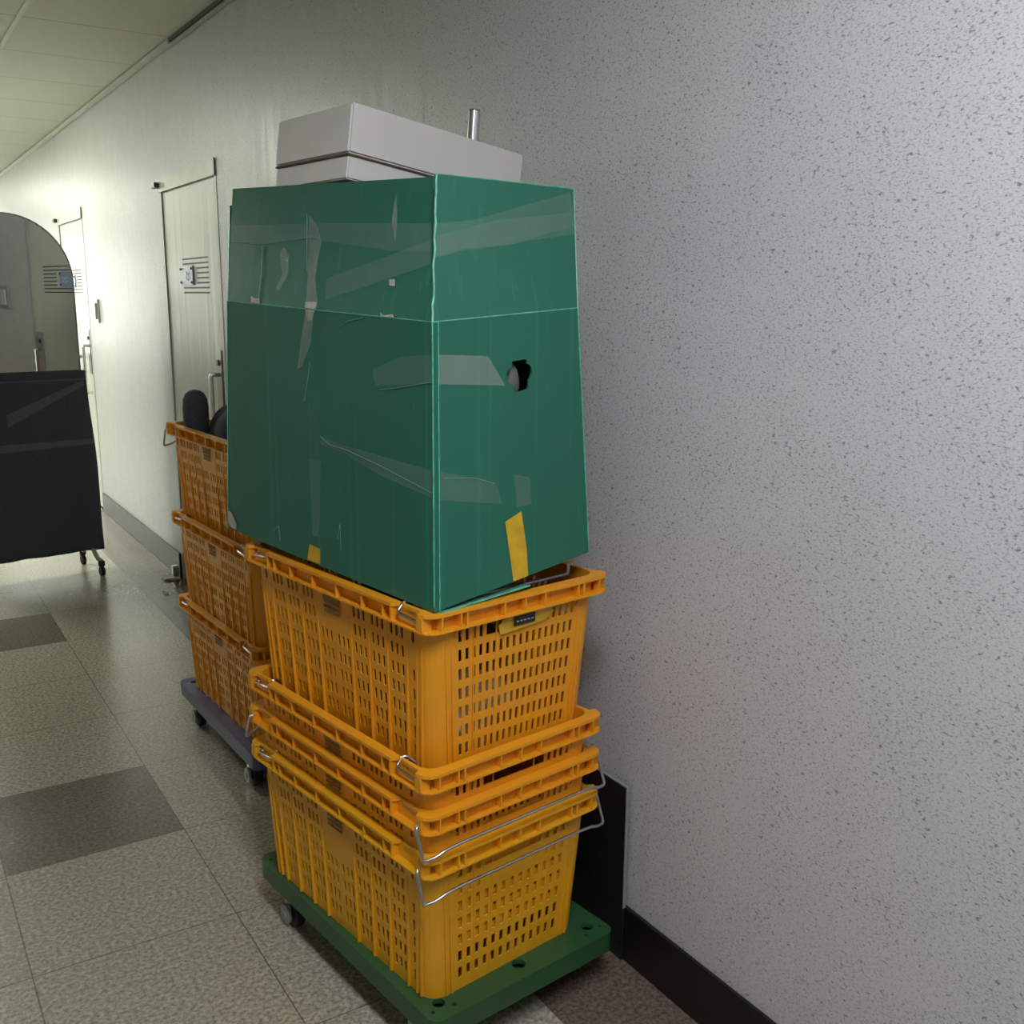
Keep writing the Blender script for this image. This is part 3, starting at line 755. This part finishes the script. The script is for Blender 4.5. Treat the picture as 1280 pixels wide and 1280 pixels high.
# black cloth hung over the lower half, a folded sheet around the mirror
def cloth():
    bm = bmesh.new(); nu, nv = 46, 34
    def f(u, v, side):
        x = -.665 + u * (.702 + .012 * sin(v * 5) * v + .012 * (1 - v))
        top = 1.066; bot = .118 - .0 * u
        z = bot + v * (top - bot) + 0
        d = .006 * sin(u * 17 + 2 * v) * (1 - v) + .004 * sin(u * 31 + 4 * v) * (1 - v * .7) + .004 * sin(v * 9)
        y = (-.040 + d * 1.3) if side == 0 else (.052 + d)
        return Vector((x, y, z))
    fr = [[bm.verts.new(f(i / nu, j / nv, 0)) for i in range(nu + 1)] for j in range(nv + 1)]
    bk = [[bm.verts.new(f(i / nu, j / nv, 1)) for i in range(nu + 1)] for j in range(nv + 1)]
    for g in (fr, bk):
        for j in range(nv):
            for i in range(nu): bm.faces.new((g[j][i], g[j][i + 1], g[j + 1][i + 1], g[j + 1][i]))
    for i in range(nu): bm.faces.new((fr[nv][i], fr[nv][i + 1], bk[nv][i + 1], bk[nv][i]))
    for j in range(nv):
        bm.faces.new((fr[j][nu], fr[j + 1][nu], bk[j + 1][nu], bk[j][nu])); bm.faces.new((fr[j][0], fr[j + 1][0], bk[j + 1][0], bk[j][0]))
    return bm, f
bm, cf = cloth()
cl = link('black_cloth', bm, 'cloth', None, (-.365, 5.67, 0), AM, smooth=True); tag(cl, 'black cloth draped over the lower half of the arched mirror', 'cloth')
md = cl.modifiers.new('s', 'SOLIDIFY'); md.thickness = .0015; md.offset = 0
def band(pl):
    bm = bmesh.new(); rows = []
    for (u0, v0, u1, v1) in pl:
        rows.append((bm.verts.new(cf(u0, v0, 0) + Vector((0, -.0035, 0))), bm.verts.new(cf(u1, v1, 0) + Vector((0, -.0035, 0)))))
    for a, b in zip(rows, rows[1:]): bm.faces.new((a[0], a[1], b[1], b[0]))
    o = link('sheer_band', bm, 'clothband', cl); o['label'] = 'paler doubled band in the cloth'; o.matrix_parent_inverse = Matrix()
    md = o.modifiers.new('s', 'SOLIDIFY'); md.thickness = .0008
    return o
n_ = 40
band([(i / n_, .950, i / n_, .958) for i in range(n_ + 1)])
band([(i / n_, .600 - .02 * (1 - i / n_), i / n_, .628) for i in range(n_ + 1)])
band([(.42 + .56 * i / n_, .72 + .20 * i / n_, .42 + .56 * i / n_, .785 + .165 * i / n_) for i in range(n_ + 1)])

# ------------------------------------------------------------------ camera, world
f_px = 1270.0
cam = bpy.data.cameras.new('camera'); co = bpy.data.objects.new('camera', cam); COL.objects.link(co)
cam.sensor_width = 36; cam.lens = 36 * f_px / 1280; cam.clip_start = .02
Yv = Vector((-187 - 640, -(366 - 640), -f_px)).normalized()
ro = radians(.4); u = Vector((sin(ro), cos(ro), 0)); z = Vector((0, 0, 1))
a = -(u.dot(Yv)) / (z.dot(Yv)); Zv = (u + a * z).normalized(); Xv = Yv.cross(Zv)
R = Matrix((Xv, Yv, Zv))            # rows: world axes in camera space -> maps camera to world
co.matrix_world = Matrix.Translation((-1.315, 0, 1.45)) @ R.to_4x4()
S.camera = co
wd = bpy.data.worlds.new('world'); S.world = wd; wd.use_nodes = True
wd.node_tree.nodes['Background'].inputs[0].default_value = (.8, .9, 1, 1); wd.node_tree.nodes['Background'].inputs[1].default_value = .05
M['lampA'].node_tree.nodes['Emission'].inputs[1].default_value = 27
M['lampB'].node_tree.nodes['Emission'].inputs[1].default_value = 50
M['daylight'].node_tree.nodes['Emission'].inputs[1].default_value = 4.5
S.view_settings.view_transform = 'Standard'; S.view_settings.look = 'None'; S.view_settings.gamma = 1; S.view_settings.use_curve_mapping = False
S.view_settings.exposure = 0.78
S.cycles.use_denoising = True
S.cycles.max_bounces = 8; S.cycles.diffuse_bounces = 4; S.cycles.transparent_max_bounces = 12
S.cycles.sample_clamp_indirect = 6
